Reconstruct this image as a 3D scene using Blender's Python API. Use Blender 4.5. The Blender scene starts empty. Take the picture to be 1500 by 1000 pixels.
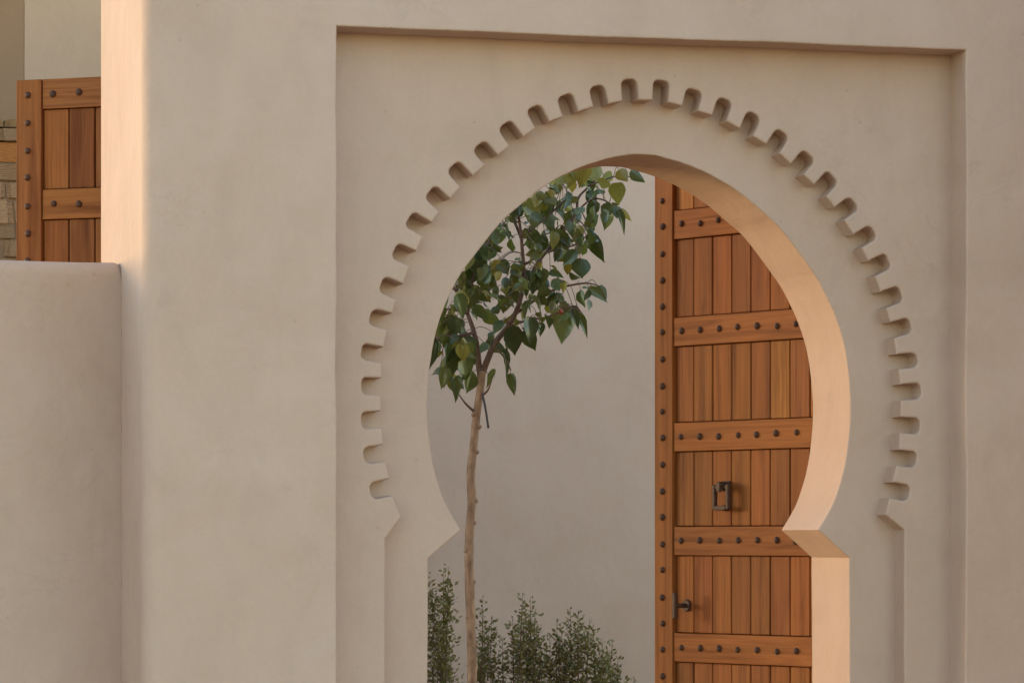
import bpy, bmesh, math, random
from mathutils import Vector, Matrix, noise
R = math.radians
rnd = random.Random(7)
scene = bpy.context.scene
COL = scene.collection

# ------------------------------------------------------------------ camera
YAW = 14.136
cam_d = bpy.data.cameras.new("camera")
cam_d.lens = 122.4; cam_d.sensor_width = 36.0
cam_d.shift_y = 290.0 / 1500.0
cam_d.clip_start = 0.1; cam_d.clip_end = 2000
cam = bpy.data.objects.new("camera", cam_d)
cam.location = (-3.749, -12.604, 1.5)
cam.rotation_euler = (R(90), 0, R(-YAW))
COL.objects.link(cam); scene.camera = cam

# ------------------------------------------------------------------ sky, sun, exposure
SUN_EL, SUN_AZ = 6.0, 39.0          # low sun, back left: AZ is the angle off the wall plane
w = bpy.data.worlds.new("World"); scene.world = w; w.use_nodes = True
nt = w.node_tree; bg = nt.nodes["Background"]
sky = nt.nodes.new("ShaderNodeTexSky"); sky.sky_type = 'NISHITA'
sky.sun_disc = False; sky.sun_elevation = R(SUN_EL); sky.sun_rotation = R(-(90 - SUN_AZ))
sky.air_density = 0.85; sky.dust_density = 0.1; sky.ozone_density = 0.5; sky.altitude = 0
nt.links.new(sky.outputs[0], bg.inputs[0]); bg.inputs[1].default_value = 0.15
sl = bpy.data.lights.new("sun", 'SUN'); sl.energy = 0.46; sl.angle = R(12.0); sl.color = (1.0, 0.64, 0.28)
sun = bpy.data.objects.new("sun", sl)
sd = Vector((-math.cos(R(SUN_AZ)) * math.cos(R(SUN_EL)), math.sin(R(SUN_AZ)) * math.cos(R(SUN_EL)), math.sin(R(SUN_EL))))
sun.rotation_euler = sd.to_track_quat('Z', 'Y').to_euler(); sun.location = (-8, 6, 6)
COL.objects.link(sun)
scene.view_settings.view_transform = 'Standard'; scene.view_settings.look = 'None'
scene.view_settings.gamma = 1.0; scene.view_settings.exposure = 2.4
scene.view_settings.use_curve_mapping = False

# ------------------------------------------------------------------ materials
def new_mat(name):
    m = bpy.data.materials.new(name); m.use_nodes = True
    t = m.node_tree; p = t.nodes["Principled BSDF"]
    return m, t, p
def N(t, kind, **kw):
    n = t.nodes.new(kind)
    for k, v in kw.items():
        if hasattr(n, k): setattr(n, k, v)
        else: n.inputs[k.replace('_', ' ')].default_value = v
    return n
def ramp(t, fac, stops):
    r = t.nodes.new("ShaderNodeValToRGB"); e = r.color_ramp.elements
    e[0].position, e[0].color = stops[0][0], (*stops[0][1], 1)
    e[1].position, e[1].color = stops[-1][0], (*stops[-1][1], 1)
    for pos, c in stops[1:-1]:
        x = e.new(pos); x.color = (*c, 1)
    t.links.new(fac, r.inputs[0]); return r.outputs[0]
def mix(t, kind, fac, a, b):
    n = t.nodes.new("ShaderNodeMix"); n.data_type = 'RGBA'; n.blend_type = kind
    for sock, v in ((n.inputs[0], fac), (n.inputs[6], a), (n.inputs[7], b)):
        if hasattr(v, 'is_output'): t.links.new(v, sock)
        elif isinstance(v, tuple): sock.default_value = (*v, 1)
        else: sock.default_value = v
    return n.outputs[2]

def plaster(name, c, var=0.052, bump=0.46):
    m, t, p = new_mat(name)
    g = N(t, "ShaderNodeNewGeometry")
    def nz(scale, detail, rough=.55, dist=0.0, vec=None):
        n = N(t, "ShaderNodeTexNoise"); n.inputs['Scale'].default_value = scale
        n.inputs['Detail'].default_value = detail; n.inputs['Roughness'].default_value = rough
        n.inputs['Distortion'].default_value = dist
        t.links.new(vec or g.outputs['Position'], n.inputs['Vector']); return n.outputs['Fac']
    mp = N(t, "ShaderNodeMapping"); mp.inputs['Scale'].default_value = (1, 1, .45)
    t.links.new(g.outputs['Position'], mp.inputs['Vector'])
    big, mid, fine = nz(1.3, 5, .6, .6), nz(5.5, 6, .65, .8, mp.outputs[0]), nz(60, 4, .6)
    k = lambda f, q=(1, 1, 1): tuple(min(1, a * f * b) for a, b in zip(c, q))
    a = ramp(t, big, [(.3, k(1 - var, (1, .985, .96))), (.5, c), (.72, k(1 + var, (.99, 1, 1.02)))])
    b = ramp(t, mid, [(.25, (1 - var * 1.1,) * 3), (.5, (1, 1, 1)), (.8, (1 + var * .7,) * 3)])
    col = mix(t, 'MULTIPLY', 1.0, a, b)
    # sparse thin trowel scuffs
    sc = N(t, "ShaderNodeTexNoise"); sc.inputs['Scale'].default_value = 2.2; sc.inputs['Detail'].default_value = 8
    sc.inputs['Roughness'].default_value = .72; sc.inputs['Distortion'].default_value = 1.8
    t.links.new(g.outputs['Position'], sc.inputs['Vector'])
    s2 = ramp(t, sc.outputs['Fac'], [(.60, (1, 1, 1)), (.66, (1 - var * .8,) * 3), (.74, (1, 1, 1))])
    col = mix(t, 'MULTIPLY', 1.0, col, s2)
    # sparse hairlines and pits
    hl = nz(1.7, 7, .62, 1.2); ms = nz(.9, 2, .5)
    sub = N(t, "ShaderNodeMath", operation='SUBTRACT'); t.links.new(hl, sub.inputs[0]); sub.inputs[1].default_value = .5
    ab = N(t, "ShaderNodeMath", operation='ABSOLUTE'); t.links.new(sub.outputs[0], ab.inputs[0])
    line = ramp(t, ab.outputs[0], [(.0, (0, 0, 0)), (.0035, (1, 1, 1))])
    msk = ramp(t, ms, [(.54, (1, 1, 1)), (.62, (0, 0, 0))])
    crack = mix(t, 'LIGHTEN', 1.0, line, msk)
    col = mix(t, 'MULTIPLY', var * 2.6, col, crack)
    pit = N(t, "ShaderNodeTexVoronoi"); pit.inputs['Scale'].default_value = 9; t.links.new(g.outputs['Position'], pit.inputs['Vector'])
    pitc = ramp(t, pit.outputs['Distance'], [(.0, (.78, .75, .72)), (.035, (.85, .83, .8)), (.06, (1, 1, 1))])
    pm = ramp(t, nz(2.7, 2, .5), [(.52, (1, 1, 1)), (.6, (0, 0, 0))])
    col = mix(t, 'MULTIPLY', .8, col, mix(t, 'LIGHTEN', 1.0, pitc, pm))
    f2 = ramp(t, fine, [(.2, (.975,) * 3), (.8, (1.02,) * 3)])
    col = mix(t, 'MULTIPLY', 1.0, col, f2)
    t.links.new(col, p.inputs['Base Color'])
    p.inputs['Roughness'].default_value = .9; p.inputs['Specular IOR Level'].default_value = .2
    h = N(t, "ShaderNodeMath", operation='MULTIPLY'); t.links.new(nz(3.0, 3, .5, .5), h.inputs[0]); h.inputs[1].default_value = 6.0
    h2 = N(t, "ShaderNodeMath", operation='MULTIPLY_ADD'); t.links.new(nz(26, 5, .65, .4), h2.inputs[0]); h2.inputs[1].default_value = .55
    t.links.new(h.outputs[0], h2.inputs[2])
    h3 = N(t, "ShaderNodeMath", operation='MULTIPLY_ADD'); t.links.new(nz(160, 3, .6), h3.inputs[0]); h3.inputs[1].default_value = .10
    t.links.new(h2.outputs[0], h3.inputs[2])
    bp = N(t, "ShaderNodeBump"); bp.inputs['Strength'].default_value = bump; bp.inputs['Distance'].default_value = .006
    t.links.new(h3.outputs[0], bp.inputs['Height']); t.links.new(bp.outputs[0], p.inputs['Normal'])
    return m

def wood(name):
    m, t, p = new_mat(name)
    tc = N(t, "ShaderNodeTexCoord"); oi = N(t, "ShaderNodeObjectInfo")
    off = N(t, "ShaderNodeVectorMath", operation='SCALE'); off.inputs['Scale'].default_value = 37.0
    cx = N(t, "ShaderNodeCombineXYZ")
    for i in range(3): t.links.new(oi.outputs['Random'], cx.inputs[i])
    t.links.new(cx.outputs[0], off.inputs[0])
    add = N(t, "ShaderNodeVectorMath", operation='ADD')
    t.links.new(tc.outputs['Object'], add.inputs[0]); t.links.new(off.outputs[0], add.inputs[1])
    def nz(scale3, scale, detail, rough, dist):
        mp = N(t, "ShaderNodeMapping"); mp.inputs['Scale'].default_value = scale3
        t.links.new(add.outputs[0], mp.inputs['Vector'])
        n = N(t, "ShaderNodeTexNoise"); n.inputs['Scale'].default_value = scale; n.inputs['Detail'].default_value = detail
        n.inputs['Roughness'].default_value = rough; n.inputs['Distortion'].default_value = dist
        t.links.new(mp.outputs[0], n.inputs['Vector']); return n.outputs['Fac']
    grain = nz((1, 1, .045), 26, 6, .6, .9)
    fib = nz((1, 1, .02), 150, 3, .6, .2)
    streak = nz((1, 1, .10), 7, 3, .5, 1.4)
    base = ramp(t, grain, [(.28, (.55, .44, .36)), (.45, (.90, .86, .82)), (.58, (1.10, 1.12, 1.10)), (.68, (.92, .87, .83)), (.8, (.76, .68, .60))])
    col = mix(t, 'MULTIPLY', 1.0, base, oi.outputs['Color'])
    col = mix(t, 'MULTIPLY', .75, col, ramp(t, fib, [(.3, (.78, .75, .73)), (.6, (1.04, 1.04, 1.04))]))
    col = mix(t, 'MULTIPLY', .8, col, ramp(t, streak, [(.28, (.60, .47, .38)), (.44, (.96, .96, .96)), (.75, (1.14, 1.1, 1.02))]))
    t.links.new(col, p.inputs['Base Color'])
    p.inputs['Roughness'].default_value = .62; p.inputs['Specular IOR Level'].default_value = .14
    bp = N(t, "ShaderNodeBump"); bp.inputs['Strength'].default_value = .25; bp.inputs['Distance'].default_value = .002
    t.links.new(fib, bp.inputs['Height']); t.links.new(bp.outputs[0], p.inputs['Normal'])
    return m

def iron(name):
    m, t, p = new_mat(name)
    tc = N(t, "ShaderNodeTexCoord"); n = N(t, "ShaderNodeTexNoise"); n.inputs['Scale'].default_value = 60; n.inputs['Detail'].default_value = 4
    t.links.new(tc.outputs['Object'], n.inputs['Vector'])
    t.links.new(ramp(t, n.outputs['Fac'], [(.3, (.045, .019, .012)), (.7, (.085, .039, .025))]), p.inputs['Base Color'])
    p.inputs['Roughness'].default_value = .62; p.inputs['Specular IOR Level'].default_value = .3
    bp = N(t, "ShaderNodeBump"); bp.inputs['Strength'].default_value = .3; bp.inputs['Distance'].default_value = .002
    t.links.new(n.outputs['Fac'], bp.inputs['Height']); t.links.new(bp.outputs[0], p.inputs['Normal'])
    return m

def leafmat(name, rough=.32, trans=.25):
    m, t, p = new_mat(name)
    oi = N(t, "ShaderNodeObjectInfo"); tc = N(t, "ShaderNodeTexCoord")
    n = N(t, "ShaderNodeTexNoise"); n.inputs['Scale'].default_value = 22; n.inputs['Detail'].default_value = 3
    t.links.new(tc.outputs['Object'], n.inputs['Vector'])
    col = mix(t, 'MULTIPLY', 1.0, ramp(t, n.outputs['Fac'], [(.3, (.72, .75, .7)), (.7, (1.2, 1.15, 1.1))]), oi.outputs['Color'])
    t.links.new(col, p.inputs['Base Color'])
    p.inputs['Roughness'].default_value = rough; p.inputs['Specular IOR Level'].default_value = .5
    tr = N(t, "ShaderNodeBsdfTranslucent")
    c2 = mix(t, 'MULTIPLY', 1.0, col, (1.5, 1.5, .6)); t.links.new(c2, tr.inputs['Color'])
    ms = N(t, "ShaderNodeMixShader"); ms.inputs[0].default_value = trans
    t.links.new(p.outputs[0], ms.inputs[1]); t.links.new(tr.outputs[0], ms.inputs[2])
    t.links.new(ms.outputs[0], t.nodes["Material Output"].inputs['Surface'])
    return m

def simple(name, a, b, scale, rough=.85, bump=.4, dist=.01, stretch=(1, 1, 1), objcol=False):
    m, t, p = new_mat(name)
    tc = N(t, "ShaderNodeTexCoord"); mp = N(t, "ShaderNodeMapping"); mp.inputs['Scale'].default_value = stretch
    t.links.new(tc.outputs['Object'], mp.inputs['Vector'])
    n = N(t, "ShaderNodeTexNoise"); n.inputs['Scale'].default_value = scale; n.inputs['Detail'].default_value = 6; n.inputs['Roughness'].default_value = .65
    t.links.new(mp.outputs[0], n.inputs['Vector'])
    col = ramp(t, n.outputs['Fac'], [(.3, a), (.7, b)])
    if objcol:
        oi = N(t, "ShaderNodeObjectInfo"); col = mix(t, 'MULTIPLY', 1.0, col, oi.outputs['Color'])
    t.links.new(col, p.inputs['Base Color']); p.inputs['Roughness'].default_value = rough
    bp = N(t, "ShaderNodeBump"); bp.inputs['Strength'].default_value = bump; bp.inputs['Distance'].default_value = dist
    t.links.new(n.outputs['Fac'], bp.inputs['Height']); t.links.new(bp.outputs[0], p.inputs['Normal'])
    return m

PL = (.482, .347, .285)
M_PLASTER = plaster("sand_plaster", PL)
M_BACK = plaster("courtyard_plaster", (.58, .41, .325), .04, .25)
M_HOUSE = plaster("house_plaster", (.47, .315, .22), .05, .3)
M_HOUSE_SHADE = plaster("house_shade_plaster", (.285, .168, .10), .05, .3)  # house plaster with the angled side's shade put into the colour
M_WOOD = wood("teak"); M_IRON = iron("dark_iron")
M_LEAF = leafmat("tree_leaf", .24, .25); M_SHRUB = leafmat("shrub_leaf", .5, .2)
M_BARK = simple("bark", (.17, .095, .06), (.48, .29, .185), 30, .85, .6, .006, (1, 1, .45))
M_TWIG = simple("twig", (.10, .05, .035), (.20, .11, .075), 40, .7, .3, .002)
M_STRAP = simple("strap", (.045, .03, .045), (.075, .05, .07), 30, .6, .1, .001)
M_FRUIT = simple("fruit", (.30, .05, .035), (.42, .09, .06), 30, .4, .1, .001)
M_STONE = simple("stone", (.75, .72, .68), (1.15, 1.1, 1.05), 14, .9, .8, .015, objcol=True)
M_MORTAR = simple("mortar", (.22, .138, .08), (.33, .21, .125), 20, .95, .6, .01)
M_GROUND = simple("ground", (.40, .215, .092), (.54, .295, .125), 4, .95, .4, .02)
M_SOIL = simple("soil", (.06, .04, .028), (.12, .085, .06), 18, .95, .8, .03)

# ------------------------------------------------------------------ object helpers
def tag(o, label=None, cat=None, group=None, kind=None):
    if label: o['label'] = label
    if cat: o['category'] = cat
    if group: o['group'] = group
    if kind: o['kind'] = kind
    return o
def empty(name, loc=(0, 0, 0), rz=0):
    o = bpy.data.objects.new(name, None); o.location = loc; o.rotation_euler = (0, 0, rz)
    o.empty_display_size = .1; COL.objects.link(o); return o
def link(name, me, mat, parent=None):
    o = bpy.data.objects.new(name, me)
    if mat and not me.materials: me.materials.append(mat)
    COL.objects.link(o)
    if parent: o.parent = parent
    return o
def bm_obj(name, bm, mat, parent=None, smooth=False):
    me = bpy.data.meshes.new(name); bm.to_mesh(me); bm.free()
    if smooth:
        for f in me.polygons: f.use_smooth = True
    return link(name, me, mat, parent)
def bm_box(bm, x0, x1, y0, y1, z0, z1, bev=0.0, seg=2):
    r = bmesh.ops.create_cube(bm, size=1.0)
    for v in r['verts']:
        v.co = Vector(((x0 + x1) / 2 + v.co.x * (x1 - x0), (y0 + y1) / 2 + v.co.y * (y1 - y0), (z0 + z1) / 2 + v.co.z * (z1 - z0)))
    if bev:
        es = list({e for v in r['verts'] for e in v.link_edges})
        bmesh.ops.bevel(bm, geom=es, offset=bev, segments=seg, profile=.5, affect='EDGES', clamp_overlap=True)
def tube(bm, pts, rads, n=8, cap=True):
    pts = [Vector(p) for p in pts]; rings = []
    for i, p in enumerate(pts):
        d = (pts[min(i + 1, len(pts) - 1)] - pts[max(i - 1, 0)]).normalized()
        a = d.cross(Vector((0, 1, 0)) if abs(d.y) < .9 else Vector((1, 0, 0))).normalized(); b = d.cross(a)
        rings.append([bm.verts.new(p + (a * math.cos(2 * math.pi * k / n) + b * math.sin(2 * math.pi * k / n)) * rads[i]) for k in range(n)])
    for r0, r1 in zip(rings, rings[1:]):
        for k in range(n):
            f = bm.faces.new((r0[k], r0[(k + 1) % n], r1[(k + 1) % n], r1[k])); f.smooth = True
    if cap and n > 2:
        bm.faces.new(rings[0][::-1]); bm.faces.new(rings[-1])
def smooth_path(pts, k=6):
    pts = [Vector(p) for p in pts]
    P = [pts[0] * 2 - pts[1]] + pts + [pts[-1] * 2 - pts[-2]]
    out = []
    for i in range(1, len(P) - 2):
        for s in range(k):
            u = s / k; a, b, c, d = P[i - 1], P[i], P[i + 1], P[i + 2]
            out.append(.5 * ((2 * b) + (c - a) * u + (2 * a - 5 * b + 4 * c - d) * u * u + (3 * b - a - 3 * c + d) * u ** 3))
    out.append(pts[-1]); return out

def dense(poly, step):
    out = []
    for (a, b) in zip(poly, poly[1:]):
        a, b = Vector(a), Vector(b); n = max(1, int(round((b - a).length / step)))
        out += [a.lerp(b, i / n) for i in range(n)]
    out.append(Vector(poly[-1])); return out
def wob(p, amp, f=3.0, seed=0.0):
    q = Vector((p.x * 31, p.y * 31, seed + 5)); p = Vector((p.x + .0011 * noise.noise(q), p.y + .0011 * noise.noise(q + Vector((3.3, 8.1, 1.7)))))
    q = Vector((p.x * f, p.y * f, seed))
    return Vector((p.x + amp * noise.noise(q), p.y + amp * noise.noise(q + Vector((11.3, 5.1, 3.7)))))

def slab(name, outline, y0, y1, mat, parent, bev=.006, seg=3, big=None, back_bev=0.0):
    """an upright plate: an outline in (x, z), given depth from y0 (front) to y1 (back), with softened front arrises"""
    bm = bmesh.new(); n = len(outline)
    fr = [bm.verts.new((p[0], y0, p[1])) for p in outline]; bk = [bm.verts.new((p[0], y1, p[1])) for p in outline]
    bm.faces.new(fr); bm.faces.new(bk[::-1])
    for i in range(n): bm.faces.new((fr[i], bk[i], bk[(i + 1) % n], fr[(i + 1) % n]))
    bmesh.ops.recalc_face_normals(bm, faces=bm.faces[:])
    bm.edges.ensure_lookup_table()
    fs = set(fr)
    fe = [e for e in bm.edges if e.verts[0] in fs and e.verts[1] in fs]
    if big:
        b = [e for e in fe if big(e)]; fe = [e for e in fe if not big(e)]
        bmesh.ops.bevel(bm, geom=b, offset=.075, segments=14, profile=.5, affect='EDGES', clamp_overlap=False)
        fe = [e for e in fe if e.is_valid]
    if bev:
        bmesh.ops.bevel(bm, geom=fe, offset=bev, segments=seg, profile=.5, affect='EDGES', clamp_overlap=True)
    return bm_obj(name, bm, mat, parent)

# ------------------------------------------------------------------ ground
bm = bmesh.new(); bmesh.ops.create_grid(bm, x_segments=2, y_segments=2, size=600)
tag(bm_obj("ground", bm, M_GROUND), "sandy paved ground around the walls", kind='structure')
bm = bmesh.new()
for gx in range(41):
    for gy in range(13):
        x, y = -1.0 + gx * .15, 4.55 + gy * .16
        bm.verts.new((x, y, .03 + .03 * noise.noise(Vector((x * 3, y * 3, 1)))))
bm.verts.ensure_lookup_table()
for gx in range(40):
    for gy in range(12):
        i = gx * 13 + gy; bm.faces.new((bm.verts[i], bm.verts[i + 13], bm.verts[i + 14], bm.verts[i + 1]))
tag(bm_obj("planting_bed", bm, M_SOIL), "dark soil bed along the courtyard wall", kind='structure')

# ------------------------------------------------------------------ the arch wall
Y0, Y1, Y2, Y3 = 0.0, .165, .27, .72
XL, XR, ZT = -1.955, 5.2, 4.35
aw = empty("arch_wall", (0, 0, 0))
tag(aw, "large sand plaster wall with a keyhole arch and notched surround in a recessed rectangle", "wall")
# facade: big outer plate with the rectangular recess cut to the ground
rec = dense([(-1.242, 0), (-1.242, 3.389), (1.233, 3.389), (1.233, 0)], .022)
rec = [rec[0]] + [wob(p, .0045, 2.6, 1.0) if 0 < i < len(rec) - 1 else p for i, p in enumerate(rec[1:-1], 1)] + [rec[-1]]
slab("facade", [Vector((XL, 0)), *rec, Vector((XR, 0)), Vector((XR, ZT)), Vector((XL, ZT))], Y0, Y3, M_PLASTER, aw, .007, 3,
     big=lambda e: abs(e.verts[0].co.x - XL) < 1e-4 and abs(e.verts[1].co.x - XL) < 1e-4)
bm = bmesh.new(); bm_box(bm, XL, -1.5, Y3, 1.2, 0, ZT)
bm_obj("return_wing", bm, M_PLASTER, aw)
bm = bmesh.new(); bm_box(bm, 2.25, 2.75, -2.6, -.001, 0, ZT, .03, 4)  # unseen wing wall, added so the facade darkens towards the right
tag(bm_obj("added_shade_wing", bm, M_PLASTER, aw), "added unseen wing wall that shades the right end of the facade")
# recessed panel with the notched ring
NC = [(.061, 3.214), (.185, 3.19), (.308, 3.154), (.422, 3.102), (.53, 3.039), (.635, 2.962), (.731, 2.878), (.817, 2.784), (.89, 2.68),
      (.948, 2.568), (.998, 2.446), (1.038, 2.326), (1.064, 2.2), (1.074, 2.074), (1.073, 1.945), (1.060, 1.816), (1.034, 1.688)]
rc = random.Random(3)
def ring_side(s, xc):
    """outline of one half of the notched ring, from the crown down; s = -1 left, 1 right"""
    pts = []
    C = [Vector((s * x + xc + rc.uniform(-.003, .003), z + rc.uniform(-.003, .003))) for x, z in NC]
    for i, c in enumerate(C):
        a = C[i - 1] if i else Vector((2 * xc - C[0].x, C[0].y)); b = C[i + 1] if i + 1 < len(C) else c + (c - C[i - 1])
        tng = (b - a).normalized(); nrm = Vector((-tng.y, tng.x)) * s
        if nrm.dot(c - Vector((xc, 2.1))) < 0: nrm = -nrm
        hw = .0315 * rc.uniform(.95, 1.05); top = .039 * rc.uniform(.93, 1.07); inn = -.0395; rr = .022 * rc.uniform(.85, 1.1)
        tilt = rc.uniform(-.05, .05)
        q = lambda u, v: c + tng * (u + tilt * v) + nrm * v
        pts.append((q(-hw, inn), 1)); pts += [(q(-hw, inn + (top - rr - inn) * k / 3), 0) for k in (1, 2)]
        for k in range(6):
            an = math.pi * .5 * k / 5; pts.append((q(-hw + rr - rr * math.cos(an), top - rr + rr * math.sin(an)), 0))
        for k in range(6):
            an = math.pi * .5 * (1 - k / 5); pts.append((q(hw - rr + rr * math.cos(an), top - rr + rr * math.sin(an)), 0))
        pts += [(q(hw, inn + (top - rr - inn) * k / 3), 0) for k in (2, 1)]; pts.append((q(hw, inn), 1))
    return [p for p, _ in pts]
XC = -.006
left = ring_side(-1, XC); right = ring_side(1, XC)
lo_l = dense([left[-1], (-.961, 1.585), (-1.023, 1.503), (-1.023, 0)], .08)[1:]
lo_r = dense([right[-1], (.966, 1.597), (1.043, 1.538), (1.043, 0)], .08)[1:]
ringo = [*(lo_l[::-1]), *(left[::-1]), *right, *lo_r]
ringo = [wob(p, .0035, 5, 4.0) if p.y > .05 else p for p in ringo]
xi = 1.262
slab("recessed_panel", [Vector((-xi, 0)), *ringo, Vector((xi, 0)), Vector((xi, 3.42)), Vector((-xi, 3.42))], Y1, Y2 + .0, M_PLASTER, aw, .0085, 4)
# arch surround with the keyhole opening
HALF = [(0, 2.981), (.05, 2.979), (.108, 2.967), (.165, 2.952), (.268, 2.914), (.386, 2.850), (.482, 2.775), (.56, 2.706), (.657, 2.588), (.72, 2.503),
        (.774, 2.398), (.812, 2.292), (.833, 2.195), (.845, 2.09), (.8475, 2.0), (.842, 1.91), (.824, 1.79), (.789, 1.672), (.756, 1.602), (.7155, 1.537)]
crv = [Vector((p.x, p.y)) for p in smooth_path([(-.05, 2.979, 0)] + [(x, z, 0) for x, z in HALF], 8)][8:]
XA = .0095
def arch_side(s):
    lo = dense([(.7155, 1.537), (.8445, 1.428), (.8445, 0)], .06)[1:]
    return [Vector((XA + s * p.x, p.y)) for p in crv + lo]
ar = arch_side(-1)[::-1] + arch_side(1)[1:]
ar = [wob(p, .0028, 3.2, 9.0) if p.y > .05 else p for p in ar]
slab("arch_surround", [Vector((-1.235, 0)), *ar, Vector((1.235, 0)), Vector((1.235, 3.41)), Vector((-1.235, 3.41))], Y2, Y3 - .003, M_PLASTER, aw, .006, 3)
# backing behind the panel above and beside the surround (the wall's rear skin)
# ------------------------------------------------------------------ low wall on the left
lw = bmesh.new()
prof = []
y0, y1, zt, rr = .605, .95, 2.558, .05
for k in range(7): a = math.pi * .5 * k / 6; prof.append((y0 + rr - rr * math.cos(a), zt - rr + rr * math.sin(a)))
for k in range(7): a = math.pi * .5 * (1 - k / 6); prof.append((y1 - rr + rr * math.cos(a), zt - rr + rr * math.sin(a)))
prof = [(y0, 0)] + prof + [(y1, 0)]
xs = [-6.5 + .1 * i for i in range(46)] + [-1.99, -1.976, -1.968, -1.962, -1.9555]
rows = []
for x in xs:
    e = max(0, (x + 1.978) / .0225); drop = .014 * e * e if e > 0 else 0
    dz = .008 * noise.noise(Vector((x * 2.1, 3.3, 0))) + .0045 * (x + 1.955) * -1 * 0 - drop
    rows.append([lw.verts.new((x, y + (.004 * noise.noise(Vector((x * 1.7, y * 5, 8.0)))), z + (dz if z > 1 else 0))) for y, z in prof])
for r0, r1 in zip(rows, rows[1:]):
    for k in range(len(prof) - 1): f = lw.faces.new((r0[k], r1[k], r1[k + 1], r0[k + 1])); f.smooth = 0 < k < len(prof) - 2
lw.faces.new(rows[0]); lw.faces.new(rows[-1][::-1])
bmesh.ops.recalc_face_normals(lw, faces=lw.faces[:])
tag(bm_obj("low_wall", lw, M_PLASTER), "lower plaster wall with a rounded top meeting the tall wall's left end", "wall")

# ------------------------------------------------------------------ walls behind
bm = bmesh.new(); bm_box(bm, -1.0, 7.5, 6.5, 6.9, 0, 5.0, .02)
tag(bm_obj("courtyard_wall", bm, M_BACK), "plain plaster wall behind the tree and shrubs, seen through the arch", "wall")
def plan_wall(name, pts, mat, label):
    bm = bmesh.new()
    lo = [bm.verts.new((x, y, 0)) for x, y in pts]; hi = [bm.verts.new((x, y, 5.0)) for x, y in pts]
    bm.faces.new(hi); bm.faces.new(lo[::-1])
    for i in range(len(pts)): bm.faces.new((lo[i], lo[(i + 1) % len(pts)], hi[(i + 1) % len(pts)], hi[i]))
    bmesh.ops.recalc_face_normals(bm, faces=bm.faces[:])
    return tag(bm_obj(name, bm, mat), label, "wall")
plan_wall("house_wall", [(-.95, 5.2), (-1.826, 5.2), (-1.99, 5.6), (-1.99, 7.2), (-.95, 7.2)], M_HOUSE, "pale house wall rising above the top of the left door")
plan_wall("side_wall", [(-1.829, 5.198), (-2.9, 4.8), (-2.9, 5.3), (-1.995, 5.59)], M_HOUSE_SHADE, "angled wall above the stone wall at the far upper left, shade put into its brown colour")

# stone wall glimpsed left of the left door
sw = empty("stone_wall", (-2.3, 4.2, 0))
tag(sw, "rough coursed stone wall at the far left edge behind the left door", "wall")
def rock(seed):
    bm = bmesh.new(); bmesh.ops.create_cube(bm, size=1.0)
    bmesh.ops.bevel(bm, geom=bm.edges[:], offset=.07, segments=2, affect='EDGES')
    for v in bm.verts: v.co += Vector((noise.noise(v.co * 2 + Vector((seed, 0, 0))), noise.noise(v.co * 2 + Vector((0, seed, 5))), noise.noise(v.co * 2 + Vector((7, 0, seed))))) * .05
    me = bpy.data.meshes.new("stone"); bm.to_mesh(me); bm.free(); me.materials.append(M_STONE); return me
rocks = [rock(3.1 * i) for i in range(6)]
bm = bmesh.new(); bm_box(bm, -.42, .62, -.006, .35, 0, 3.40)
bm_obj("mortar_core", bm, M_MORTAR, sw)
z = 3.52; rs = random.Random(5); course = 0
hs = [.045, .068, .105, .085, .085, .125, .068, .09]
tones = [(.36, .235, .115), (.38, .26, .16), (.44, .19, .055), (.36, .235, .135), (.40, .275, .175), (.40, .28, .18), (.38, .265, .17), (.40, .28, .18)]
while z > .05:
    h = hs[course] if course < len(hs) else rs.uniform(.07, .12)
    x = -.42
    while x < .6:
        L = rs.uniform(.18, .42); c = tones[course] if course < len(tones) else rs.choice(tones[1:])
        k = rs.uniform(.85, 1.12) if course < len(hs) else rs.uniform(.75, 1.15)
        o = link("stone", rs.choice(rocks), None, sw)
        o.location = (x + L / 2, .06 + rs.uniform(-.015, .015), z - h / 2); o.scale = (L - .006, .16, max(.03, h - .004))
        o.color = (c[0] * k, c[1] * k * .87, c[2] * k * .74, 1); x += L
    z -= h; course += 1

# ------------------------------------------------------------------ doors
def stud_mesh():
    bm = bmesh.new(); n = 10; r = .0142; rings = []
    for a, hgt in ((0, 0.0), (22, .35), (50, .72), (74, .93)):
        rings.append([bm.verts.new((r * math.cos(R(a)) * math.cos(2 * math.pi * k / n), -r * .85 * math.sin(R(a)), r * math.cos(R(a)) * math.sin(2 * math.pi * k / n))) for k in range(n)])
    top = bm.verts.new((0, -r * .86, 0))
    for a, b in zip(rings, rings[1:]):
        for k in range(n): bm.faces.new((a[k], b[k], b[(k + 1) % n], a[(k + 1) % n]))
    for k in range(n): bm.faces.new((rings[-1][k], top, rings[-1][(k + 1) % n]))
    bmesh.ops.recalc_face_normals(bm, faces=bm.faces[:])
    me = bpy.data.meshes.new("stud"); bm.to_mesh(me); bm.free(); me.materials.append(M_IRON)
    for f in me.polygons: f.use_smooth = True
    return me
STUD = stud_mesh()
TEAK = (.245, .078, .0205)
def board(name, parent, x0, x1, y0, y1, z0, z1, tone, horizontal=False, label=None, bev=.0025):
    """a board whose own long axis is its local z, so the grain runs along it"""
    L = (x1 - x0) if horizontal else (z1 - z0); W = (z1 - z0) if horizontal else (x1 - x0)
    bm = bmesh.new(); bm_box(bm, -W / 2, W / 2, 0, y1 - y0, -L / 2, L / 2, bev, 2)
    o = bm_obj(name, bm, M_WOOD, parent)
    o.location = ((x0 + x1) / 2, y0, (z0 + z1) / 2)
    if horizontal: o.rotation_euler = (0, R(90), 0)
    o.color = (*tone, 1)
    if label: tag(o, label)
    return o
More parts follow.
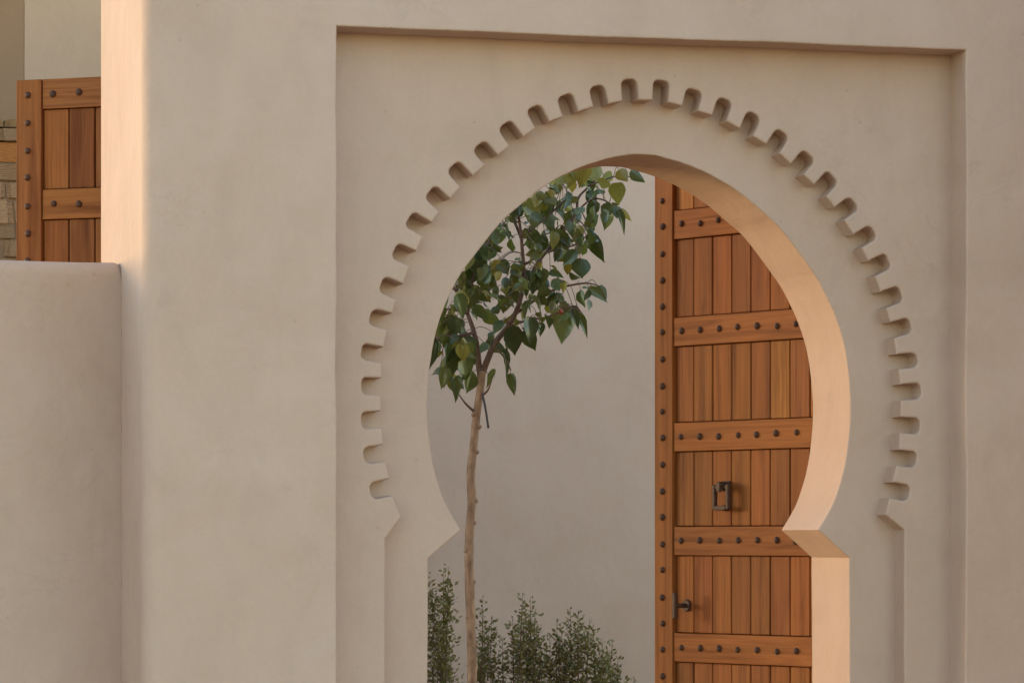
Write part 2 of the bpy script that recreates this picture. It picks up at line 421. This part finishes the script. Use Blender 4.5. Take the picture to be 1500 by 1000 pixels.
def stud(parent, x, y, z):
    """x, y, z in door space; parent is an axis-aligned or turned board"""
    o = link("stud", STUD, None, parent)
    v = Vector((x, y, z)) - parent.location
    v.rotate(parent.rotation_euler.to_matrix().inverted()); o.location = v
    q = rd.uniform(.92, 1.08); o.scale = (q, q, q)
def tone(k, rj):
    return tuple(c * k * q for c, q in zip(TEAK, (rj.uniform(.96, 1.04), rj.uniform(.94, 1.06), rj.uniform(.88, 1.1))))
RAILS = [3.345, 2.895, 2.441, 1.995, 1.555, 1.104, .655, .22]
rd = random.Random(21)
def make_door(name, label, loc, rz, nplank, special=None, tint=(1, 1, 1)):
    global TEAK
    TEAK = tuple(a * b for a, b in zip((.245, .078, .0205), tint))
    d = empty(name, loc, rz); tag(d, label, "door", "studded teak doors")
    PW = .1175; X0 = .112; XE = X0 + nplank * PW + .06
    st = board("stile", d, 0, .113, -.016, .04, .02, 3.345, tone(1.02, rd))
    board("back_panel", d, .113, XE, .036, .05, .02, 3.34, tone(.6, rd))
    zz = 3.345 - .064
    while zz > .1:
        stud(st, .052 + rd.uniform(-.002, .002), -.016, zz + rd.uniform(-.003, .003)); zz -= .1125
    for i, zt in enumerate(RAILS):
        zb = zt - .121 if i < len(RAILS) - 1 else .02
        r = board("rail", d, .1165, XE, -.010, .03, zb, zt, tone(rd.uniform(.98, 1.12), rd), True)
        for k in range(nplank):
            stud(r, .166 + k * .1165 + rd.uniform(-.004, .004), -.010, (zt + zb) / 2 + rd.uniform(-.004, .004))
        if i < len(RAILS) - 1:
            z1, z0 = zb - .003, RAILS[i + 1] + .003
            for k in range(nplank + 1):
                x0 = X0 + k * PW + .0028; x1 = min(X0 + (k + 1) * PW, XE + .0018) - .0028
                if k == 0: x0 = .1165
                tn = tone(rd.uniform(.82, 1.10), rd); lb = None
                if special and (i, k) in special: tn, lb = special[(i, k)]
                board("plank", d, x0, x1, rd.uniform(.0, .003), .034, z0, z1, tn, False, lb, .0035)
    return d
rz65 = R(-65)
door = make_door("door", "open studded teak door leaf with knocker and pull handle, seen through the arch", (.491, 1.685, 0), rz65, 7,
                 {(2, 5): ((.30, .115, .026), "paler honey coloured plank with a dark streak"), (0, 0): ((.34, .128, .032), None)})
# knocker: an iron staple with a rectangular swinging frame
bm = bmesh.new()
bm_box(bm, .372, .425, -.012, .0, 1.705, 1.752, .004); bm_box(bm, .381, .416, -.052, -.010, 1.728, 1.748, .004); bm_box(bm, .385, .412, -.058, -.044, 1.700, 1.748, .004)
kn = bm_obj("knocker", bm, M_IRON, door)
kn.location = (.399 + .042 - .399 * .9, 0, 1.685 - 1.685 * .9); kn.scale = (.9, .95, .9)
bm = bmesh.new()
for b in ((.343, .363, 1.618, 1.735), (.435, .455, 1.618, 1.735)): bm_box(bm, b[0], b[1], -.046, -.026, b[2], b[3], .005)
bm_box(bm, .361, .437, -.044, -.028, 1.714, 1.733, .004); bm_box(bm, .361, .437, -.048, -.024, 1.615, 1.637, .005)
bm_obj("knocker_frame", bm, M_IRON, kn)
bm = bmesh.new(); bm_box(bm, .388, .41, -.024, .0, 1.612, 1.64, .004)
bm_obj("strike_plate", bm, M_IRON, kn)
# T shaped pull handle
bm = bmesh.new(); tube(bm, [(.188, .002, 1.222), (.188, -.010, 1.222)], [.026, .024], 20)
rs_ = bm_obj("handle", bm, M_IRON, door)
bm = bmesh.new(); tube(bm, [(.188, -.008, 1.222), (.188, -.062, 1.222)], [.0095, .0095], 12)
bm_obj("neck", bm, M_IRON, rs_)
bm = bmesh.new(); bm_box(bm, .178, .198, -.078, -.058, 1.168, 1.276, .004)
bm_obj("grip", bm, M_IRON, rs_)
door2 = make_door("door", "studded teak door leaf standing behind the low wall at upper left", (-2.230, 1.70, .03), R(-33.5), 6, None, (1.0, 1.13, 1.4))

# ------------------------------------------------------------------ tree
TY = 3.2
def tp(px, py, y=TY): return Vector((.034 + (px - 690) * .003318, y, 1.5 + (790 - py) * .00321))
rt = random.Random(14)
KX = .262      # sideways lean of the line of sight per metre of depth
tree = empty("courtyard_tree", (.06, TY, 0))
tag(tree, "slender young tree with large drooping green leaves, standing inside the arch", "tree")
T0 = tree.location.copy()
def loc(v): return v - T0
trunk_px = [(694, 1362), (692, 1180), (691.5, 1000), (690.5, 930), (688, 860), (687, 800), (691, 735), (690, 690), (695, 640), (698, 610), (703, 575), (706, 545)]
path = smooth_path([loc(tp(x, y)) for x, y in trunk_px], 8)
bm = bmesh.new(); nn = len(path); rads = []
for i, p in enumerate(path):
    u = i / (nn - 1); r = .0248 - .0068 * u
    r *= 1 + .10 * noise.noise(Vector((p.z * 9, 0, 2))) ; rads.append(r * (1.3 if i < 2 else 1))
    p.x += .004 * noise.noise(Vector((p.z * 6, 4, 0)))
tube(bm, path, rads, 14)
for zz, an in ((610, 200), (628, 330), (666, 350), (735, 10), (770, 5), (806, 190), (850, 350), (905, 180), (945, 20)):   # pruned knots
    c = tp(0, zz).z; i = min(range(nn), key=lambda k: abs(path[k].z - c)); p = path[i]
    d = Vector((math.cos(R(an)), -.5, .25)).normalized()
    tube(bm, [p + d * .012, p + d * .026, p + d * .031], [.014, .010, .004], 8)
bm_obj("trunk", bm, M_BARK, tree)
LIMBS = [  # (points px, start radius, depth drift)
    ([(705, 560), (700, 520), (694, 490), (684, 462), (672, 432), (662, 400)], .015, .10),
    ([(705, 556), (722, 508), (742, 482), (755, 462), (764, 430), (766, 390), (763, 350), (757, 310), (752, 290)], .0145, -.08),
    ([(755, 462), (785, 440), (815, 425), (850, 418), (866, 419), (878, 424)], .006, -.20),
    ([(764, 430), (788, 385), (815, 350), (843, 312), (846, 288), (860, 272), (876, 255), (880, 240)], .008, .10),
    ([(860, 272), (885, 262), (905, 256), (925, 257)], .004, .0),
    ([(843, 312), (868, 292), (892, 298), (905, 314)], .004, -.1),
    ([(763, 350), (800, 318), (824, 292), (829, 276), (821, 262)], .005, .15),
    ([(684, 462), (690, 420), (702, 380), (722, 340), (735, 315)], .007, .2),
    ([(694, 490), (668, 496), (648, 502), (632, 498)], .006, -.15),
    ([(684, 462), (655, 455), (640, 462)], .005, .05),
    ([(697, 606), (682, 592), (672, 580)], .006, -.05),
    ([(703, 582), (714, 573), (721, 556)], .006, -.05),
    ([(722, 508), (738, 525), (748, 545)], .004, -.12),
    ([(742, 482), (775, 470), (800, 468), (838, 452), (850, 462)], .005, -.25),
    ([(766, 390), (800, 372), (840, 362), (862, 345)], .005, -.15),
    ([(672, 432), (640, 400), (600, 375), (560, 370)], .007, .15),
    ([(662, 400), (640, 350), (610, 310)], .006, -.1),
    ([(763, 350), (730, 280), (700, 240), (680, 205)], .006, .1),
    ([(757, 310), (775, 260), (800, 215), (815, 190)], .006, .0)]
bm = bmesh.new(); nodes = []
for pts, r0, dr in LIMBS:
    pp = [loc(tp(x, y)) + Vector((KX * dr * i / (len(pts) - 1), dr * i / (len(pts) - 1), 0)) for i, (x, y) in enumerate(pts)]
    sp = smooth_path(pp, 5)
    for p in sp: p += Vector((noise.noise(p * 8), noise.noise(p * 8 + Vector((5, 0, 0))), 0)) * .006
    tube(bm, sp, [r0 * (1 - .75 * i / (len(sp) - 1)) + .0012 for i in range(len(sp))], 8); nodes += sp[2:]
bm_obj("limbs", bm, M_TWIG, tree)
# leaf blades: ovate with a drip tip, folded on the midrib and curled
def leaf_mesh(curl, fold, heart, twist=0.0):
    bm = bmesh.new(); rows = []
    # half widths at stations along the midrib; the tip draws out into a drip point
    st = [(0, .05), (.05, .62), (.18, .92), (.36, 1.0), (.55, .82), (.73, .50), (.87, .19), (1.0, 0)] if heart else [(0, .03), (.10, .40), (.25, .74), (.43, .92), (.60, .82), (.76, .52), (.89, .19), (1.0, 0)]
    for u, wd in st:
        wd *= .5; mid = bm.verts.new((0, curl * u * u, -u))
        if u == 1.0: rows.append([mid] * 5); continue
        row = []
        for q in (-1, -.55, 0, .55, 1):
            if q == 0: row.append(mid); continue
            x = q * wd; lobe = (.07 if heart and u < .1 else 0.0) * abs(q)
            y = curl * u * u + fold * (abs(x) ** 1.25) * 1.2 + .022 * math.sin(u * 11 + q * 2) * abs(q) + twist * x * u
            row.append(bm.verts.new((x, y, -u + lobe + .06 * abs(x))))
        rows.append(row)
    for a, b in zip(rows, rows[1:]):
        for k in range(4):
            vs = [a[k], a[k + 1], b[k + 1], b[k]]; vs = [v for i, v in enumerate(vs) if v not in vs[:i]]
            if len(vs) > 2: f = bm.faces.new(vs); f.smooth = True
    me = bpy.data.meshes.new("leaf"); bm.to_mesh(me); bm.free(); me.materials.append(M_LEAF); return me
LEAVES = [leaf_mesh(.16, -.22, True, .2), leaf_mesh(-.12, .25, True, -.3), leaf_mesh(.28, .4, True, .3), leaf_mesh(.22, -.5, False, .4), leaf_mesh(-.30, .35, True, -.4), leaf_mesh(.12, .6, False, -.2), leaf_mesh(.4, .3, False, .5)]
pet = bmesh.new(); nleaf = 0
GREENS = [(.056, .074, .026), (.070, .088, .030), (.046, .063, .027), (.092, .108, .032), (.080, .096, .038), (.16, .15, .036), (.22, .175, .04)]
def place_leaf(base, tip, width, roll, col, mesh=None, flat=False):
    global nleaf
    ax = tip - base; L = ax.length; zax = -ax.normalized()
    view = Vector((math.sin(roll), -math.cos(roll), rt.uniform(.5, 1.6) if flat else rt.uniform(-.1, .45)))
    yax = zax.cross(view.cross(zax)).normalized()
    yax = (view - zax * view.dot(zax)).normalized() * -1; xax = yax.cross(zax).normalized()
    m = Matrix((xax, yax, zax)).transposed().to_4x4()
    o = link("leaf", mesh or rt.choice(LEAVES), None, tree)
    o.matrix_local = Matrix.Translation(base) @ m @ Matrix.Diagonal((width, L, L, 1))
    k = rt.uniform(1.05, 1.85); o.color = (col[0] * k, col[1] * k, col[2] * k, 1); nleaf += 1
    near = min(nodes, key=lambda q: (q - base - Vector((0, 0, .02))).length)
    dd = (near - base).length
    if dd < .4:
        mid = base.lerp(near, .5) + Vector((0, 0, .12 * dd + .008))
        tube(pet, smooth_path([base, mid, near], 3), [.0016] * 6 + [.0022], 4, False)
EDGE = [  # base px, tip px, width px: the leaves that draw the crown's outline
    (924, 254, 943, 271, 15), (906, 254, 917, 271, 19), (903, 272, 906, 303, 23), (905, 312, 916, 347, 11), (910, 308, 922, 327, 8), (893, 303, 886, 333, 20), (903, 306, 899, 325, 18),
    (864, 342, 885, 383, 20), (851, 379, 849, 409, 27), (876, 420, 886, 443, 18), (862, 424, 890, 442, 15), (832, 452, 818, 507, 34), (848, 462, 861, 497, 11), (839, 452, 846, 485, 13),
    (750, 484, 757, 525, 27), (775, 470, 777, 508, 24), (790, 472, 791, 492, 14), (748, 548, 753, 579, 13), (725, 545, 716, 573, 11), (668, 520, 664, 552, 22), (655, 545, 648, 574, 17), (684, 508, 688, 540, 22), (662, 470, 670, 505, 24), (646, 430, 655, 460, 20), (672, 440, 684, 474, 24), (690, 395, 680, 430, 22), (664, 400, 662, 432, 20), (700, 360, 708, 392, 22), (715, 330, 706, 360, 20), (641, 502, 631, 545, 16), (660, 528, 652, 571, 23),
    (676, 558, 675, 595, 19), (679, 532, 690, 563, 27), (652, 480, 656, 515, 27), (642, 455, 652, 482, 22), (838, 250, 832, 277, 20), (858, 246, 852, 282, 26), (873, 244, 870, 272, 18),
    (826, 262, 814, 279, 18), (806, 285, 808, 297, 14), (823, 254, 833, 270, 13), (886, 268, 880, 281, 20), (884, 254, 896, 262, 22), (770, 300, 790, 322, 24), (790, 330, 772, 318, 25),
    (835, 310, 850, 350, 22), (812, 345, 835, 375, 25), (850, 425, 862, 448, 18), (715, 500, 740, 520, 20), (738, 515, 746, 558, 12)]
for bx, by, tx_, ty_, wpx in EDGE:
    dy = rt.uniform(-.2, .12); b = loc(tp(bx, by)) + Vector((KX * dy, dy, 0)); t_ = loc(tp(tx_, ty_)) + Vector((KX * dy, dy + rt.uniform(-.03, .03), 0))
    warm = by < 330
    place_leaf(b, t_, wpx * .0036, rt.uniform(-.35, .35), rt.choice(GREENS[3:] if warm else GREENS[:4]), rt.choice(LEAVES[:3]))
POLY = [(600, 520), (632, 530), (665, 560), (690, 560), (705, 520), (735, 505), (770, 490), (805, 470), (840, 462), (868, 430), (850, 405), (838, 390), (868, 360), (862, 335), (900, 315), (900, 285), (880, 262),
        (860, 240), (830, 180), (760, 180), (700, 200), (620, 270), (560, 350), (560, 440)]
def inside(x, y):
    c = False
    for (x0, y0), (x1, y1) in zip(POLY, POLY[1:] + POLY[:1]):
        if (y0 > y) != (y1 > y) and x < (x1 - x0) * (y - y0) / (y1 - y0) + x0: c = not c
    return c
EXTRA = bmesh.new()
def small_leaf(base, d, L):
    s1 = d.cross(Vector((rt.uniform(-1, 1), rt.uniform(-1, 1), rt.uniform(-.3, 1)))).normalized(); up = s1.cross(d) * (.12 * L)
    V = [base, base + d * L * .22 + s1 * L * .30 + up, base + d * L * .5 + s1 * L * .33 + up, base + d * L * .8 + s1 * L * .12, base + d * L,
         base + d * L * .8 - s1 * L * .12, base + d * L * .5 - s1 * L * .33 + up, base + d * L * .22 - s1 * L * .30 + up]
    vs = [EXTRA.verts.new(v) for v in V]; m1 = EXTRA.verts.new(base + d * L * .35); m2 = EXTRA.verts.new(base + d * L * .68)
    for f in ((0, 1, m1), (1, 2, m2, m1), (2, 3, m2), (3, 4, m2), (4, 5, m2), (5, 6, m2), (6, 7, m1, m2), (7, 0, m1)):
        EXTRA.faces.new([vs[q] if isinstance(q, int) else q for q in f]).smooth = True
tries = 0
while nleaf < 299 and tries < 9000:
    tries += 1; x, y = rt.uniform(555, 905), rt.uniform(180, 560)
    if not inside(x, y): continue
    hid = (x < 640 - .0 * y) or (x - 640) * 1.0 + (y - 440) * .95 < -40
    dens = .06 if hid else 1.0
    if y < 330 and x > 790: dens *= .62
    if y > 455 and x > 690 and x < 735: dens *= .35
    if noise.noise(Vector((x * .022, y * .022, 7.0))) < -.15: dens *= .12
    if rt.random() > dens: continue
    b = loc(tp(x, y)) + Vector((0, rt.uniform(-.42, .42), 0))
    near = min(nodes, key=lambda q: (Vector((q.x, 0, q.z)) - Vector((b.x, 0, b.z))).length)
    b.y = near.y + rt.uniform(-.22, .22); b.x += KX * b.y
    out = (b - near); out.y *= .6
    L = rt.choice((rt.uniform(.05, .08), rt.uniform(.07, .112))); flat = rt.random() < .38
    d = Vector((rt.uniform(-.55, .55) + out.x * 2, rt.uniform(-.5, .4), -rt.uniform(.35, 1.0) * (.5 if flat else 1))).normalized()
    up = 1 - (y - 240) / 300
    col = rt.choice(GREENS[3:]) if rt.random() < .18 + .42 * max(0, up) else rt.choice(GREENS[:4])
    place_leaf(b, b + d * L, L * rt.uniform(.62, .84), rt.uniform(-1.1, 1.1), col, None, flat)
n_small = 0
while n_small < 210:
    x, y = rt.uniform(600, 905), rt.uniform(235, 560)
    if not inside(x, y) or noise.noise(Vector((x * .022, y * .022, 7.0))) < -.2: continue
    if (x - 640) + (y - 440) * .95 < -60 or (y > 455 and 690 < x < 740): continue
    near = min(nodes, key=lambda q: (q - loc(tp(x, y))).length)
    b = loc(tp(x, y)); b.y = near.y + rt.uniform(-.25, .25); b.x += KX * b.y
    small_leaf(b, Vector((rt.uniform(-.8, .8), rt.uniform(-.6, .5), rt.uniform(-1, .25))).normalized(), rt.uniform(.035, .07)); n_small += 1
sm = bm_obj("small_leaves", EXTRA, M_LEAF, tree); sm.color = (.15, .15, .05, 1); tag(sm, kind='stuff')
tag(bm_obj("leaf_stalks", pet, M_TWIG, tree), kind='stuff')
bm = bmesh.new(); bmesh.ops.create_uvsphere(bm, u_segments=12, v_segments=8, radius=.0125)
fr = bm_obj("red_fruit", bm, M_FRUIT, tree, True); fr.location = loc(tp(820, 463)) + Vector((KX * -.3, -.30, 0))
bm = bmesh.new()
sp = smooth_path([loc(tp(704, 578)) + Vector((0, -.03, 0)), loc(tp(708, 596)) + Vector((0, -.032, 0)), loc(tp(713, 628)) + Vector((0, -.03, 0))], 6)
tube(bm, sp, [.0055] * len(sp), 6)
o = bm_obj("tie_strap", bm, M_STRAP, None); o.location = T0
tag(o, "thin dark purple tie strap hanging from the tree trunk below its leaves", "strap")

# ------------------------------------------------------------------ shrubs
SY = 5.2
def sp_(px, py, y): return Vector((.549 + (px - 700) * .00369, y, 1.5 + (790 - py) * .00361))
SHRUBS = [  # label, shoots (tip px)
    ("tall narrow shrub half hidden behind the arch's left jamb", [(636, 834), (643, 829), (625, 848), (630, 868), (644, 876), (615, 840), (638, 900), (607, 870), (645, 925), (630, 930)]),
    ("shrub with two thin leafy tips just right of the tree trunk", [(715, 875), (735, 902), (708, 925), (722, 918), (742, 935), (728, 945), (712, 950), (703, 960)]),
    ("densest upright shrub with the highest tips in the middle of the row", [(757, 868), (771, 873), (785, 893), (764, 884), (779, 912), (752, 905), (768, 905), (790, 930), (760, 925), (775, 935)]),
    ("slim shrub between the two dense shrubs", [(814, 905), (808, 930), (818, 935), (800, 945), (824, 948), (804, 960)]),
    ("broad dense shrub second from the right of the row", [(836, 890), (846, 893), (865, 912), (826, 918), (855, 908), (872, 934), (841, 905), (850, 925), (832, 940), (862, 940), (877, 955)]),
    ("small pointed shrub at the right end of the row", [(897, 937), (890, 958), (904, 962), (899, 955), (908, 975), (885, 975)]),
    ("lowest shrub tip just showing beside the open door's free edge", [(927, 991), (934, 1004), (920, 1002)])]
rsr = random.Random(31)
for lab, shoots in SHRUBS:
    cx = sum(s[0] for s in shoots) / len(shoots); yb = SY + rsr.uniform(-.12, .12)
    root = empty("shrub", sp_(cx, 0, yb).xyz * 1.0); root.location.z = .03
    tag(root, lab, "shrub", "upright shrubs along the courtyard wall"); o0 = root.location.copy()
    st, lf = bmesh.new(), bmesh.new()
    def leaf(p, d, L):
        s = d.cross(Vector((rsr.uniform(-1, 1), rsr.uniform(-1, 1), rsr.uniform(-.2, 1)))).normalized() * L * .27
        up = d.cross(s).normalized() * L * .06
        a, b, c1, e = p, p + d * L * .5 + s + up, p + d * L, p + d * L * .5 - s + up
        v = [lf.verts.new(q) for q in (a, b, c1, e)]; lf.faces.new((v[0], v[1], v[2])); lf.faces.new((v[0], v[2], v[3]))
    for (px, py) in shoots:
        tip = sp_(px, py, yb + rsr.uniform(-.13, .13)) - o0
        base = Vector((tip.x * .45 + rsr.uniform(-.03, .03), tip.y * .4, 0))
        pts = smooth_path([base, base.lerp(tip, .4) + Vector((tip.x * .25, 0, 0)), base.lerp(tip, .75) + Vector((tip.x * .12 + rsr.uniform(-.012, .012), 0, 0)), tip], 12)
        tube(st, pts, [.006 - .005 * i / (len(pts) - 1) for i in range(len(pts))], 5)
        H = tip.z; zc = H
        n = int(H / .0058)
        for i in range(n):
            u = (i / n) ** .9; dist = u * H                      # distance below the tip
            f = max(0, 1 - dist / H); k = f * (len(pts) - 1); j = min(int(k), len(pts) - 2); p = pts[j].lerp(pts[j + 1], k - j)
            if dist > .95: continue
            if rsr.random() > min(1.0, .45 + dist * 3): continue
            an = rsr.uniform(0, 2 * math.pi); sprd = min(.085, .012 + dist * .22) * rsr.random() ** .7
            if rsr.random() < .55: sprd *= .3
            dirv = Vector((math.cos(an), math.sin(an), rsr.uniform(.3, 1.3))).normalized()
            q = p + Vector((math.cos(an), math.sin(an), .5)) * sprd
            if sprd > .03 and rsr.random() < .3: tube(st, [p, q], [.0016, .001], 3, False)
            leaf(q, dirv, rsr.uniform(.020, .034) * (1 if dist > .04 else .8))
            if dist > .12: leaf(q + Vector((rsr.uniform(-.02, .02), rsr.uniform(-.02, .02), rsr.uniform(-.02, .02))), Vector((-dirv.x, dirv.y, dirv.z * .7)).normalized(), rsr.uniform(.020, .032))
    bm_obj("stems", st, M_TWIG, root)
    lo = bm_obj("foliage", lf, M_SHRUB, root); lo.color = (.21, .19, .085, 1); tag(lo, kind='stuff')
